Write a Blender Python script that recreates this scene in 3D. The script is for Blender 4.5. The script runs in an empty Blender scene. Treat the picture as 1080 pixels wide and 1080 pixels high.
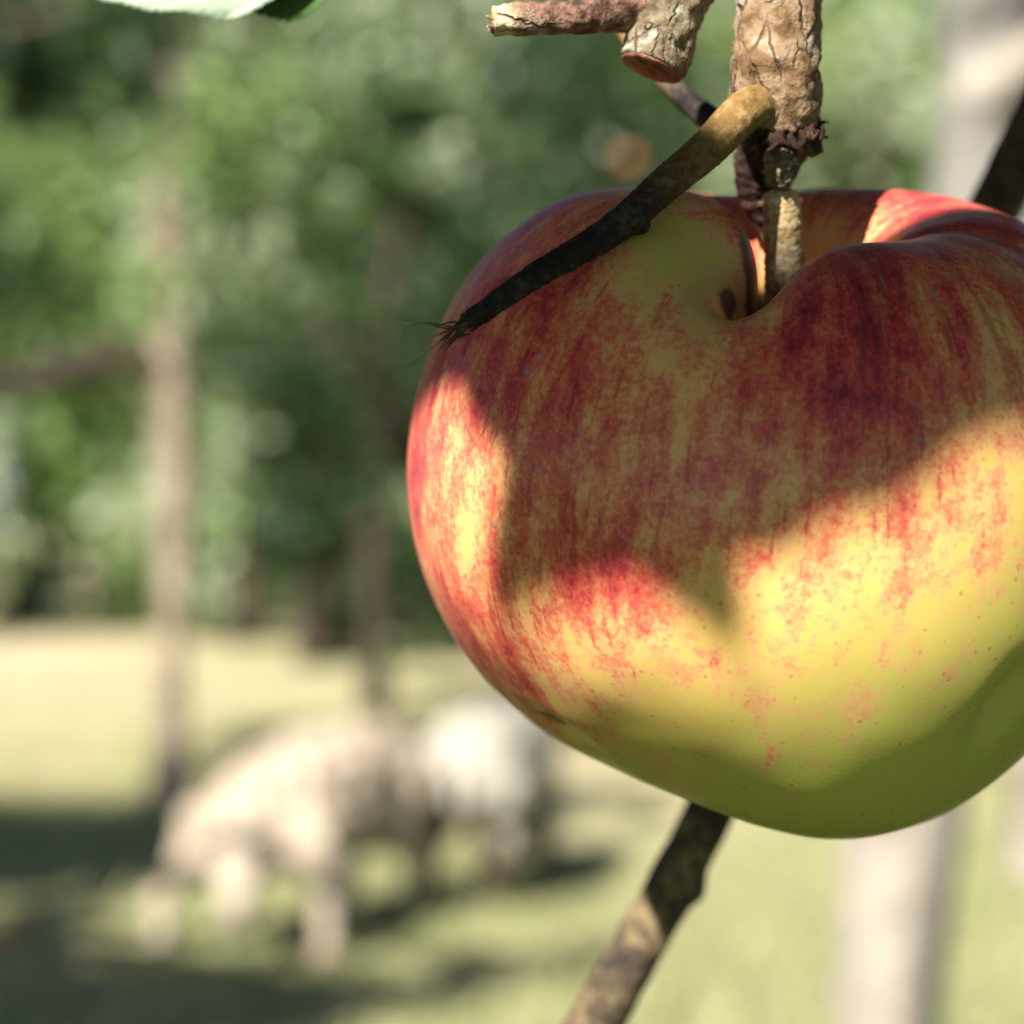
import bpy, bmesh, math, random
import numpy as np
from mathutils import Vector, Matrix, noise
random.seed(5); RNG = np.random.default_rng(11)
SC = bpy.context.scene; COL = SC.collection

# ------------------------------------------------------------------ camera, sky, sun, exposure
F, ZC = 2250.0, 1.40                       # focal length in 1080-px units, camera height
cam_d = bpy.data.cameras.new('camera'); cam = bpy.data.objects.new('camera', cam_d); COL.objects.link(cam)
cam.location = (0, 0, ZC); cam.rotation_euler = (math.radians(90), 0, 0)
cam_d.sensor_fit = 'HORIZONTAL'; cam_d.sensor_width = 24; cam_d.lens = 50
cam_d.clip_start = 0.01; cam_d.clip_end = 800
cam_d.dof.use_dof = True; cam_d.dof.focus_distance = 0.240; cam_d.dof.aperture_fstop = 9.3
SC.camera = cam
SUN_A, SUN_E = math.radians(30), math.radians(38.5)      # behind the camera, to its left
S = np.array([-math.sin(SUN_A)*math.cos(SUN_E), -math.cos(SUN_A)*math.cos(SUN_E), math.sin(SUN_E)])
w = bpy.data.worlds.new('World'); SC.world = w; w.use_nodes = True
wn = w.node_tree.nodes; wl = w.node_tree.links
sky = wn.new('ShaderNodeTexSky'); sky.sky_type = 'NISHITA'; sky.sun_disc = False
sky.air_density = .55; sky.dust_density = .3; sky.sun_elevation = SUN_E; sky.sun_rotation = math.atan2(S[0], S[1])
wl.new(sky.outputs[0], wn['Background'].inputs[0]); wn['Background'].inputs[1].default_value = 0.05
sd = bpy.data.lights.new('sun', 'SUN'); sd.energy = 5.0; sd.angle = math.radians(0.55); sd.color = (1, .955, .89)
sun = bpy.data.objects.new('sun', sd); COL.objects.link(sun)
sun.rotation_euler = Vector(S).to_track_quat('Z', 'Y').to_euler(); sun.location = (-3, -5, 6)
SC.view_settings.view_transform = 'Standard'; SC.view_settings.look = 'None'
SC.view_settings.exposure = 1.42; SC.view_settings.gamma = 1
SC.cycles.use_denoising = True; SC.cycles.max_bounces = 5; SC.cycles.diffuse_bounces = 3; SC.cycles.glossy_bounces = 2; SC.cycles.transmission_bounces = 3; SC.cycles.transparent_max_bounces = 6
try: SC.cycles.denoiser = 'OPENIMAGEDENOISE'
except Exception: pass

# ------------------------------------------------------------------ helpers
def at(px, py, Y):                          # picture point (1080 px) at depth Y -> world
    return Vector(((px-540)/F*Y, Y, ZC+(540-py)/F*Y))
def tag(o, label=None, cat=None, group=None, kind=None):
    if label: o['label'] = label
    if cat: o['category'] = cat
    if group: o['group'] = group
    if kind: o['kind'] = kind
    return o
def empty(name, loc):
    o = bpy.data.objects.new(name, None); o.empty_display_size = .05; COL.objects.link(o); o.location = loc; return o
def link(name, me, mat, parent=None, loc=None):
    o = bpy.data.objects.new(name, me); COL.objects.link(o)
    if mat and not me.materials: me.materials.append(mat)
    if parent:
        o.parent = parent; o.matrix_parent_inverse = Matrix.Translation(-Vector(parent.location))
    if loc is not None: o.location = loc
    return o
def mesh_np(name, V, Q, smooth=True, attrs=None):
    V = np.asarray(V, 'f4').reshape(-1, 3); Q = np.asarray(Q, 'i4'); k = Q.shape[1]
    me = bpy.data.meshes.new(name); me.vertices.add(len(V)); me.vertices.foreach_set('co', V.ravel())
    me.loops.add(Q.size); me.loops.foreach_set('vertex_index', Q.ravel())
    me.polygons.add(len(Q)); me.polygons.foreach_set('loop_start', np.arange(len(Q), dtype='i4')*k)
    if smooth: me.polygons.foreach_set('use_smooth', np.ones(len(Q), bool))
    me.update(calc_edges=True)
    for nm, a in (attrs or {}).items():
        a = np.asarray(a, 'f4')
        if a.ndim == 1: at_ = me.attributes.new(nm, 'FLOAT', 'POINT'); at_.data.foreach_set('value', a)
        else: at_ = me.attributes.new(nm, 'FLOAT_VECTOR', 'POINT'); at_.data.foreach_set('vector', a.ravel())
    me.validate(); return me
def catmull(P, n):
    P = np.array(P, float); d = np.r_[0, np.cumsum(np.linalg.norm(np.diff(P[:, :3], axis=0), axis=1))]
    t = np.linspace(0, d[-1], n); out = np.zeros((n, P.shape[1]))
    Q = np.vstack([2*P[0]-P[1], P, 2*P[-1]-P[-2]]); dd = np.r_[d[0]-(d[1]-d[0]), d, d[-1]+(d[-1]-d[-2])]
    for k, u in enumerate(t):
        i = min(max(np.searchsorted(d, u)-1, 0), len(P)-2)
        p0, p1, p2, p3 = Q[i:i+4]; t0, t1, t2, t3 = dd[i:i+4]
        m1 = (p2-p0)/(t2-t0); m2 = (p3-p1)/(t3-t1); h = t2-t1; s = (u-t1)/h
        out[k] = (2*s**3-3*s**2+1)*p1+(s**3-2*s**2+s)*h*m1+(-2*s**3+3*s**2)*p2+(s**3-s**2)*h*m2
    return out
def tube_arrays(pts, radii, rings=40, seg=20, rough=0, rs=1, knots=(), cap=.35, seed=0, flat_end=False):
    """tapered bark tube; knots = (t, angle, height, width); returns verts, quads, t"""
    A = np.c_[np.array([tuple(p) for p in pts], float), np.array(radii, float)]
    C = catmull(A, rings); P, r = C[:, :3], np.maximum(C[:, 3], 1e-5)
    T = np.gradient(P, axis=0); T /= np.linalg.norm(T, axis=1, keepdims=True)
    up = np.array([0, -1., .2]) if abs(T[0] @ np.array([0, -1, .2])) < .9 else np.array([1., 0, 0])
    V = []; tt = []; n0 = np.cross(T[0], up); n0 /= np.linalg.norm(n0)
    L = np.r_[0, np.cumsum(np.linalg.norm(np.diff(P, axis=0), axis=1))]
    for i in range(rings):
        n0 = n0-T[i]*(n0 @ T[i]); n0 /= np.linalg.norm(n0); b0 = np.cross(T[i], n0)
        for j in range(seg):
            a = 2*math.pi*j/seg; d = n0*math.cos(a)+b0*math.sin(a); rr = r[i]
            for (kt, ka, kh, kw) in knots:
                da = (a-ka+math.pi) % (2*math.pi)-math.pi
                rr += kh*math.exp(-((L[i]-kt*L[-1])/kw)**2-(da/.9)**2)
            q = P[i]+d*rr
            if rough: 
                v = Vector(q*rs)+Vector((seed, seed*.7, 0))
                rr += rough*(noise.fractal(v, .8, 2.2, 4)); q = P[i]+d*rr
            V.append(q); tt.append(i/(rings-1))
    Q = [(i*seg+j, i*seg+(j+1) % seg, (i+1)*seg+(j+1) % seg, (i+1)*seg+j) for i in range(rings-1) for j in range(seg)]
    # caps
    for end, ri, sg in ((0, 0, -1), (1, rings-1, 1)):
        c = P[ri]+T[ri]*sg*r[ri]*(0.02 if (flat_end and end) else cap); base = ri*seg; V.append(c); tt.append(float(end)); ci = len(V)-1
        for j in range(0, seg, 2):
            a, b, c2 = base+j, base+(j+1) % seg, base+(j+2) % seg
            Q.append((ci, c2, b, a) if end == 0 else (ci, a, b, c2))
    return np.array(V), np.array(Q), np.array(tt)
def tube(name, pts, radii, mat, parent=None, **k):
    V, Q, t = tube_arrays(pts, radii, **k)
    return link(name, mesh_np(name, V, Q, True, {'along': t}), mat, parent)
def joined(name, chunks, mat, parent=None):
    Vs, Qs, ts, o = [], [], [], 0
    for V, Q, t in chunks: Vs.append(V); Qs.append(Q+o); ts.append(t); o += len(V)
    return link(name, mesh_np(name, np.vstack(Vs), np.vstack(Qs), True, {'along': np.concatenate(ts)}), mat, parent)

# ------------------------------------------------------------------ material helpers
class NT:
    def __init__(s, name):
        s.m = bpy.data.materials.new(name); s.m.use_nodes = True; s.t = s.m.node_tree
        s.b = s.t.nodes['Principled BSDF']; s.out = s.t.nodes['Material Output']
    def n(s, ty, **kw):
        x = s.t.nodes.new(ty)
        for k, v in kw.items(): setattr(x, k, v)
        return x
    def set(s, node, key, v):
        i = node.inputs[key]
        if isinstance(v, bpy.types.NodeSocket): s.t.links.new(v, i)
        else: i.default_value = v
    def attr(s, name, out='Fac'): return s.n('ShaderNodeAttribute', attribute_name=name).outputs[out]
    def coord(s, out='Object'): return s.n('ShaderNodeTexCoord').outputs[out]
    def vmul(s, v, k):
        x = s.n('ShaderNodeVectorMath', operation='MULTIPLY'); s.set(x, 0, v); x.inputs[1].default_value = k; return x.outputs[0]
    def noise(s, v, scale, detail=3, rough=.55, out='Fac'):
        x = s.n('ShaderNodeTexNoise'); s.set(x, 'Vector', v); x.inputs['Scale'].default_value = scale
        x.inputs['Detail'].default_value = detail; x.inputs['Roughness'].default_value = rough; return x.outputs[out]
    def vor(s, v, scale, feature='F1'):
        x = s.n('ShaderNodeTexVoronoi', feature=feature); s.set(x, 'Vector', v); x.inputs['Scale'].default_value = scale; return x
    def math(s, op, a, b=0., c=None, clamp=False):
        x = s.n('ShaderNodeMath', operation=op, use_clamp=clamp); s.set(x, 0, a); s.set(x, 1, b)
        if c is not None: s.set(x, 2, c)
        return x.outputs[0]
    def rng(s, v, a, b, c=0., d=1., smooth=True):
        x = s.n('ShaderNodeMapRange', interpolation_type='SMOOTHSTEP' if smooth else 'LINEAR')
        s.set(x, 'Value', v); s.set(x, 'From Min', a); s.set(x, 'From Max', b); s.set(x, 'To Min', c); s.set(x, 'To Max', d); return x.outputs[0]
    def mix(s, f, a, b, blend='MIX'):
        x = s.n('ShaderNodeMix', data_type='RGBA', blend_type=blend)
        s.set(x, 0, f); s.set(x, 6, a if not isinstance(a, tuple) else (*a, 1)); s.set(x, 7, b if not isinstance(b, tuple) else (*b, 1)); return x.outputs[2]
    def bump(s, h, strength=.3, dist=.001, nrm=None):
        x = s.n('ShaderNodeBump'); s.set(x, 'Height', h); x.inputs['Strength'].default_value = strength; x.inputs['Distance'].default_value = dist
        if nrm is not None: s.set(x, 'Normal', nrm)
        s.set(s.b, 'Normal', x.outputs[0]); return x.outputs[0]
    def base(s, c, rough=.6, spec=.3):
        s.set(s.b, 'Base Color', c if not isinstance(c, tuple) else (*c, 1)); s.b.inputs['Roughness'].default_value = rough
        s.b.inputs['Specular IOR Level'].default_value = spec
    def translucent(s, col, fac):
        t = s.n('ShaderNodeBsdfTranslucent'); s.set(t, 'Color', col if not isinstance(col, tuple) else (*col, 1))
        mx = s.n('ShaderNodeMixShader'); mx.inputs[0].default_value = fac
        s.t.links.new(s.b.outputs[0], mx.inputs[1]); s.t.links.new(t.outputs[0], mx.inputs[2]); s.t.links.new(mx.outputs[0], s.out.inputs[0])

def mat_apple():
    m = NT('apple_skin'); st = m.attr('streak', 'Vector'); ob = m.coord('Object')
    bl, gr, ru_shade, sf = m.attr('blush'), m.attr('green'), m.attr('russet_shade'), m.attr('scuff')
    n1 = m.noise(m.vmul(st, (11, 11, 11)), 1.0, 2, .5); n6 = m.noise(ob, 260, 3, .55)
    n7 = m.noise(m.vmul(st, (44, 44, 17)), 1.0, 2, .5)
    n2 = m.noise(m.vmul(st, (34, 34, 60)), 1.0, 3, .6)
    n3 = m.noise(m.vmul(st, (150, 150, 420)), 1.0, 2, .6)
    n4 = m.noise(ob, 1500, 3, .65); n5 = m.noise(ob, 55, 3, .5)
    v = m.math('MULTIPLY_ADD', m.math('SUBTRACT', n1, .5), 1.25, m.math('SUBTRACT', bl, .05))
    v = m.math('MULTIPLY_ADD', m.math('SUBTRACT', n2, .5), .62, v)
    v = m.math('MULTIPLY_ADD', m.math('SUBTRACT', n3, .5), .25, v)
    v = m.math('MULTIPLY_ADD', m.math('SUBTRACT', n6, .5), .85, v)
    v = m.math('MULTIPLY_ADD', m.math('SUBTRACT', n4, .5), 1.0, v)
    v = m.math('MULTIPLY_ADD', m.math('SUBTRACT', n5, .5), .75, v)
    g = m.math('MULTIPLY_ADD', m.math('SUBTRACT', n5, .5), .4, gr, clamp=True)
    ground = m.mix(g, (.76, .44, .13), (.46, .46, .10))
    ground = m.mix(m.rng(v, -.05, .40, 0, .55), ground, (.72, .45, .22))
    ground = m.mix(m.math('MULTIPLY', m.rng(m.math('MULTIPLY_ADD', n4, .5, m.math('MULTIPLY_ADD', n5, .5, n6)), .98, 1.16, 0, .5), m.math('SUBTRACT', 1., m.math('MULTIPLY', g, .7))), ground, (.66, .22, .13))
    c = m.mix(m.rng(v, .0, .85, 0, .80), ground, (.68, .17, .08))
    c = m.mix(m.rng(v, .34, 1.18, 0, .92), c, (.50, .030, .048))
    c = m.mix(m.rng(v, .88, 1.5, 0, .9), c, (.17, .005, .034))
    c = m.mix(m.math('MULTIPLY', m.rng(n7, .58, .70, 0, .6), m.rng(v, .15, .6)), c, m.mix(m.rng(v, .5, 1.1), (.46, .04, .045), (.24, .010, .035)))
    # lenticels: scattered dots, brownish on the yellow ground, grey-violet on the blush
    vo = m.vor(ob, 300); vo2 = m.vor(ob, 760)
    sep = m.n('ShaderNodeSeparateColor'); m.set(sep, 0, vo.outputs['Color'])
    gate = m.math('GREATER_THAN', sep.outputs[0], .30)
    size = m.math('MULTIPLY_ADD', sep.outputs[1], .13, m.rng(v, .4, .9, .06, .13))
    halo = m.math('MULTIPLY', m.rng(m.math('DIVIDE', vo.outputs['Distance'], size), 1.0, .35), gate)
    core = m.math('MULTIPLY', m.rng(m.math('DIVIDE', vo.outputs['Distance'], size), .38, .2), gate)
    isred = m.rng(v, .35, .7)
    c = m.mix(m.math('MULTIPLY', halo, m.math('MULTIPLY_ADD', sep.outputs[2], .5, m.rng(v, .4, .8, .12, .38))), c, m.mix(isred, (.45, .15, .06), (.30, .13, .17)))
    c = m.mix(m.math('MULTIPLY', core, .5), c, m.mix(isred, (.40, .26, .13), (.50, .38, .38)))
    s2 = m.n('ShaderNodeSeparateColor'); m.set(s2, 0, vo2.outputs['Color'])
    d2 = m.math('MULTIPLY', m.rng(vo2.outputs['Distance'], .26, .10), m.math('GREATER_THAN', s2.outputs[2], .66))
    c = m.mix(m.math('MULTIPLY', d2, m.math('MULTIPLY_ADD', s2.outputs[0], .5, .1)), c, (.42, .10, .06))
    # pale dry scuff flecks on the shoulder, russeting in the cavity and scars, with the hollow's shade painted in
    fl = m.rng(m.noise(m.vmul(st, (60, 60, 26)), 1.0, 3, .6), .60, .70)
    c = m.mix(m.math('MULTIPLY', m.math('MULTIPLY', fl, sf), .5), c, (.42, .36, .30))
    olive = m.rng(m.noise(m.vmul(st, (26, 26, 6)), 1.0, 3, .6), .48, .68)
    c = m.mix(m.math('MULTIPLY', m.math('MULTIPLY', olive, sf), .55), c, (.17, .14, .05))
    rr = m.math('MULTIPLY_ADD', m.math('SUBTRACT', n2, .5), .8, ru_shade)
    c = m.mix(m.rng(rr, .25, .7, 0, .9), c, m.mix(m.rng(n3, .4, .6), (.030, .026, .014), (.10, .085, .05)))
    m.base(c, .40, .38)
    m.set(m.b, 'Roughness', m.math('MULTIPLY_ADD', n5, .22, .24))
    m.b.inputs['Subsurface Weight'].default_value = .10; m.b.inputs['Subsurface Radius'].default_value = (1, .45, .2)
    m.b.inputs['Subsurface Scale'].default_value = .0025
    h = m.math('MULTIPLY_ADD', core, .8, m.math('MULTIPLY', n3, .10)); h = m.math('MULTIPLY_ADD', n4, .12, h)
    m.bump(h, .35, .00025); return m.m
def mat_bark(name, cols, scale, rings=0, spec=.2, rough=.8, tipcols=None, bump=.6, dist=.0008, cracks=None):
    m = NT(name); ob = m.coord('Object')
    n1 = m.noise(ob, scale*.25, 3); n2 = m.noise(ob, scale, 4, .65); n3 = m.noise(ob, scale*3.4, 3, .65)
    f = m.math('MULTIPLY_ADD', m.math('SUBTRACT', n2, .5), .9, n1)
    def ramp(cs):
        c = m.mix(m.rng(f, .25, .5), cs[0], cs[1]); c = m.mix(m.rng(f, .52, .74), c, cs[2]); return c
    c = ramp(cols)
    if tipcols: c = m.mix(m.rng(m.attr('along'), tipcols[1], tipcols[2]), c, ramp(tipcols[0]))
    if rings:
        al = m.attr('along'); n = m.noise(ob, scale*.3, 2)
        wv = m.math('SINE', m.math('MULTIPLY_ADD', al, rings, m.math('MULTIPLY', n, 6.)))
        c = m.mix(m.rng(wv, .80, .97, 0, .75), c, (.13, .07, .03))
    c = m.mix(m.rng(n3, .56, .72, 0, .45), c, tuple(x*.25 for x in cols[0]))
    h = m.math('MULTIPLY_ADD', n3, .5, n2)
    if cracks:
        wob = m.n('ShaderNodeVectorMath', operation='MULTIPLY_ADD'); m.set(wob, 0, m.noise(ob, scale*.8, 3, .6, 'Color')); wob.inputs[1].default_value = (.0016,)*3; m.set(wob, 2, ob)
        ed = m.vor(m.vmul(wob.outputs[0], cracks[1]), cracks[0], 'DISTANCE_TO_EDGE').outputs['Distance']
        k = m.math('MULTIPLY', m.rng(ed, .075, .0), m.rng(n1, .42, .55)); c = m.mix(m.math('MULTIPLY', k, .6), c, (.045, .025, .015)); h = m.math('MULTIPLY_ADD', k, -1.2, h)
    m.base(c, rough, spec); m.bump(h, bump, dist); return m.m
def mat_leaf(name, cols, trans, tfac=.35, rough=.45, spec=.45, veins=False):
    m = NT(name); r = m.n('ShaderNodeNewGeometry').outputs['Random Per Island']
    oi = m.n('ShaderNodeObjectInfo').outputs['Random']
    r = m.math('FRACT', m.math('ADD', r, oi))
    c = m.mix(m.rng(r, .0, .5, smooth=False), cols[0], cols[1]); c = m.mix(m.rng(r, .5, 1., smooth=False), c, cols[2])
    if veins:
        uv = m.attr('leafuv', 'Vector'); sp = m.n('ShaderNodeSeparateXYZ'); m.set(sp, 0, uv)
        ay = m.math('ABSOLUTE', sp.outputs[1])
        ph = m.math('MULTIPLY_ADD', ay, -.55, sp.outputs[0])
        sv = m.math('ABSOLUTE', m.math('SINE', m.math('MULTIPLY', ph, 26.)))
        side = m.rng(sv, .22, .02); mid = m.rng(ay, .05, .012); vein = m.math('MAXIMUM', side, mid)
        n = m.noise(m.vmul(uv, (9, 9, 1)), 1., 4, .6); n2 = m.noise(m.vmul(uv, (60, 60, 1)), 1., 3, .6)
        c = m.mix(m.rng(n, .35, .7, 0, .5), c, cols[0]); c = m.mix(m.math('MULTIPLY', vein, .55), c, (.28, .36, .13))
        c = m.mix(m.rng(n2, .62, .75, 0, .35), c, (.30, .34, .16))
        m.bump(m.math('MULTIPLY_ADD', n2, .5, m.math('MULTIPLY', vein, -1.)), .5, .0006)
    m.base(c, rough, spec); m.translucent(m.mix(.5, c, trans), tfac); return m.m
def mat_plain(name, c1, c2, scale, rough=.8, spec=.2, bump=0, dist=.01, trans=None):
    m = NT(name); n = m.noise(m.coord('Object'), scale, 4, .6)
    c = m.mix(m.rng(n, .3, .7), c1, c2); m.base(c, rough, spec)
    if bump: m.bump(n, bump, dist)
    if trans: m.translucent(trans[0], trans[1])
    return m.m

M = {}
M['apple'] = mat_apple()
M['spur'] = mat_bark('spur_bark', [(.11, .06, .026), (.25, .165, .095), (.38, .30, .215)], 420, rings=34, cracks=(330, (1, 1, .45)), bump=.8)
M['stub'] = mat_bark('stub_bark', [(.09, .06, .034), (.21, .16, .10), (.36, .37, .29)], 520, cracks=(420, (1, 1, .5)), bump=.8)
M['broken'] = mat_bark('broken_twig_bark', [(.06, .03, .022), (.22, .12, .08), (.34, .25, .18)], 600, cracks=(420, (.25, 1, 1)), bump=.9, tipcols=([(.30, .20, .10), (.60, .46, .28), (.70, .60, .42)], .80, .95))
M['twig'] = mat_bark('twig_bark', [(.13, .075, .022), (.21, .125, .04), (.30, .20, .085)], 900,
                     tipcols=([(.010, .008, .009), (.019, .014, .014), (.050, .040, .038)], .20, .55), bump=.5, dist=.0004)  # outer length near-black, shade on the twig put into its colour
M['scale'] = mat_bark('bud_scale_brown', [(.012, .008, .006), (.045, .022, .014), (.17, .10, .06)], 900)
M['fuzz'] = mat_bark('stalk_fuzz', [(.34, .21, .09), (.60, .43, .21), (.80, .68, .46)], 1300, bump=.9, dist=.0006)
M['backtwig'] = mat_bark('back_twig_bark', [(.030, .022, .018), (.075, .052, .034), (.19, .14, .07)], 620)
M['limb'] = mat_bark('limb_bark', [(.06, .045, .035), (.14, .11, .085), (.26, .23, .19)], 120)
M['cut'] = mat_bark('cut_wood', [(.10, .03, .02), (.24, .09, .055), (.40, .22, .13)], 600)
M['fibre'] = mat_plain('fibre_dark', (.02, .015, .012), (.12, .08, .04), 900)
M['leaf'] = mat_leaf('apple_leaf', [(.035, .095, .016), (.06, .15, .03), (.09, .20, .05)], (.25, .45, .05), .30, .40, .5, True)
M['bark_grey'] = mat_bark('orchard_bark', [(.09, .07, .045), (.26, .20, .14), (.40, .34, .26)], 14, bump=.7, dist=.02)
M['bark_dark'] = mat_bark('dark_bark', [(.016, .012, .008), (.038, .029, .019), (.075, .055, .034)], 14, bump=.7, dist=.02)
M['limewash'] = mat_bark('limewashed_bark', [(.16, .13, .10), (.29, .25, .20), (.38, .345, .285)], 9, bump=.6, dist=.02, tipcols=([(.06, .055, .045), (.20, .185, .16), (.34, .33, .30)], .40, .62))
M['lf_mid'] = mat_leaf('leaf_mid_green', [(.07, .15, .035), (.17, .29, .08), (.37, .45, .21)], (.4, .56, .16), .4)
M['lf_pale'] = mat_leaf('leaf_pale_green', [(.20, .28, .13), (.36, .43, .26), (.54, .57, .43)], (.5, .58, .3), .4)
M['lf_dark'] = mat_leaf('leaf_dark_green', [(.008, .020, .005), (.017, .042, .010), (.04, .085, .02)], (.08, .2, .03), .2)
M['lf_added_canopy'] = mat_leaf('leaf_added_overhead', [(.05, .075, .03), (.08, .11, .045), (.12, .15, .07)], (.2, .25, .08), .15)
M['lf_yel'] = mat_leaf('leaf_yellow_green', [(.10, .18, .02), (.20, .30, .04), (.34, .38, .06)], (.5, .6, .05), .4)
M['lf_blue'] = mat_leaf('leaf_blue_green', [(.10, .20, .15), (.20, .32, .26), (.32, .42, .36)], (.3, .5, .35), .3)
M['wool_c'] = mat_plain('cream_wool', (.30, .23, .16), (.48, .40, .31), 14, .9, .1, .6, .02)
def mat_wool(name, c1, c2, leg_shade):
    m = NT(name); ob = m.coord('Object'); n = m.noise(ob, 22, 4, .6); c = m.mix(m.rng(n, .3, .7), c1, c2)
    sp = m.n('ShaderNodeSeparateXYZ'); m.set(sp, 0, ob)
    zz = m.math('MULTIPLY_ADD', sp.outputs[1], -.85, sp.outputs[2]); c = m.mix(m.rng(m.math('MULTIPLY_ADD', n, .12, zz), .50, .38), c, leg_shade); m.base(c, .9, .1); m.bump(n, .6, .02); return m.m  # brown legs, the brown raised up the left flank as painted shadow
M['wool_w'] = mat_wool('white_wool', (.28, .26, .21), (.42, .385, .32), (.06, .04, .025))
M['fallen'] = mat_plain('fallen_apple_skin', (.42, .12, .03), (.55, .30, .06), 40, .4, .4)
M['redapple'] = mat_plain('far_apple_skin', (.30, .08, .03), (.42, .18, .08), 40, .4, .4)

# ------------------------------------------------------------------ ground
def ground():
    n = 90; g = np.linspace(-1, 1, n); g = np.sign(g)*np.abs(g)**2.2*260
    X, Y = np.meshgrid(g, g+8); Z = np.zeros_like(X)
    Z = .03*np.sin(X*.9+.5)*np.sin(Y*.7)*np.exp(-((X/30)**2+((Y-8)/30)**2)) - .02
    V = np.stack([X, Y, Z], -1).reshape(-1, 3)
    i = np.arange(n*n).reshape(n, n); Q = np.stack([i[:-1, :-1], i[:-1, 1:], i[1:, 1:], i[1:, :-1]], -1).reshape(-1, 4)
    m = NT('dry_meadow'); ob = m.coord('Object')
    n1 = m.noise(m.vmul(ob, (.30, .16, 1)), 1., 3); n2 = m.noise(ob, 3.2, 4, .65); n3 = m.noise(ob, 40, 3, .7)
    f = m.math('MULTIPLY_ADD', m.math('SUBTRACT', n2, .5), .7, n1)
    c = m.mix(m.rng(f, .30, .54), (.27, .29, .12), (.46, .385, .24)); c = m.mix(m.rng(f, .55, .80), c, (.56, .475, .32))
    sp = m.n('ShaderNodeSeparateXYZ'); m.set(sp, 0, ob)
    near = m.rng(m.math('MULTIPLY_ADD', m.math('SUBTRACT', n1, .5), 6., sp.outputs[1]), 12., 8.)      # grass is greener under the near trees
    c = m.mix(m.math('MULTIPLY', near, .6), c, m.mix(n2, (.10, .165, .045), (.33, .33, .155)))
    c = m.mix(m.math('MULTIPLY', m.rng(sp.outputs[1], 5.4, 4.0), .95), c, m.mix(n2, (.045, .075, .018), (.10, .13, .04)))   # dark green painted in for tree shade, to cut light bounced upward
    c = m.mix(m.rng(n3, .5, .75, 0, .35), c, (.10, .11, .035))
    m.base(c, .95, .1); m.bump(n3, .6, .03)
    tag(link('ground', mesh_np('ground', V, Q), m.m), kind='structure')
ground()
def grass():
    N = 46000; Y = RNG.uniform(3.5, 17, N)**1.0; X = RNG.uniform(-.36, .36, N)*Y
    hgt = RNG.uniform(.03, .085, N)*(1+.8*(RNG.random(N) < .06)); a = RNG.uniform(0, 2*np.pi, N); wd = RNG.uniform(.003, .006, N)
    lean = RNG.normal(size=(N, 2))*.4*hgt[:, None]
    z0 = -.03+.0*X; c, s_ = np.cos(a)*wd, np.sin(a)*wd
    V = np.stack([np.stack([X-c, Y-s_, z0], -1), np.stack([X+c, Y+s_, z0], -1),
                  np.stack([X+c*.7+lean[:, 0]*.5, Y+s_*.7+lean[:, 1]*.5, z0+hgt*.6], -1), np.stack([X+lean[:, 0], Y+lean[:, 1], z0+hgt], -1)], 1)
    Q = np.arange(N*4).reshape(N, 4)
    m = NT('grass_blades'); r = m.n('ShaderNodeNewGeometry').outputs['Random Per Island']
    c = m.mix(m.rng(r, 0, .55, smooth=False), (.14, .21, .06), (.36, .36, .16)); c = m.mix(m.rng(r, .45, 1, smooth=False), c, (.58, .51, .32))
    m.base(c, .8, .2); m.translucent(c, .3)
    tag(link('grass', mesh_np('grass', V.reshape(-1, 3), Q, False), m.m), 'short meadow grass, green and straw coloured', 'grass', kind='stuff')
grass()

# ------------------------------------------------------------------ trees of the orchard
def leaf_cloud(clumps, density, size, shell=.55):
    """clumps: (centre, (rx,ry,rz)); leaves as small folded diamonds"""
    Vs = []
    for (c, rad) in clumps:
        rx, ry, rz = rad; n = int(density*(rx*ry*rz)**(2/3.)*4)
        # sub-clumps so that the outline is uneven
        k = max(5, int(n/70)); d = RNG.normal(size=(k, 3)); d /= np.linalg.norm(d, axis=1, keepdims=True)
        cc = d*(RNG.uniform(shell**3, 1, k)**(1/3.))[:, None]*np.array([rx, ry, rz])
        own = RNG.integers(0, k, n); sp = .20*(rx*ry*rz)**(1/3.)*RNG.uniform(.6, 1.4, k)[own]
        p = cc[own]+RNG.normal(size=(n, 3))*sp[:, None]+np.array(c)
        nrm = RNG.normal(size=(n, 3))*.9+np.array([0, 0, .7]); nrm /= np.linalg.norm(nrm, axis=1, keepdims=True)
        t = np.cross(nrm, RNG.normal(size=(n, 3))); t /= np.linalg.norm(t, axis=1, keepdims=True); b = np.cross(nrm, t)
        L = size*RNG.uniform(.7, 1.4, n)[:, None]; W = L*.32
        Vs.append(np.stack([p-t*L*.5, p+b*W+nrm*L*.08, p+t*L*.5-nrm*L*.06, p-b*W+nrm*L*.08], 1))
    V = np.concatenate(Vs); return V.reshape(-1, 3), np.arange(len(V)*4).reshape(-1, 4)
def tree(name, base, trunk, limbs, clumps, leafmat, barkmat, label, cat='tree', density=260, size=.08, group=None, rough=.015, limbmat=None):
    """trunk: [(point, r)..]; limbs: list of the same"""
    b = Vector(base); root = empty(name, b); tag(root, label, cat, group)
    pts = [p for p, r in trunk]; rr = [r for p, r in trunk]
    tube('trunk', pts, rr, barkmat, root, rings=36, seg=16, rough=rough, rs=9, seed=base[0])
    for lb in limbs:
        tube('limb', [p for p, r in lb], [r for p, r in lb], limbmat or barkmat, root, rings=18, seg=10, rough=rough*.5, rs=14, seed=base[1])
    V, Q = leaf_cloud(clumps, density, size)
    tag(link('crown', mesh_np('crown', V, Q, False), leafmat, root), kind='stuff')
    return root
def g0(px, Y): return Vector(((px-540)/F*Y, Y, -.04))
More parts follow.
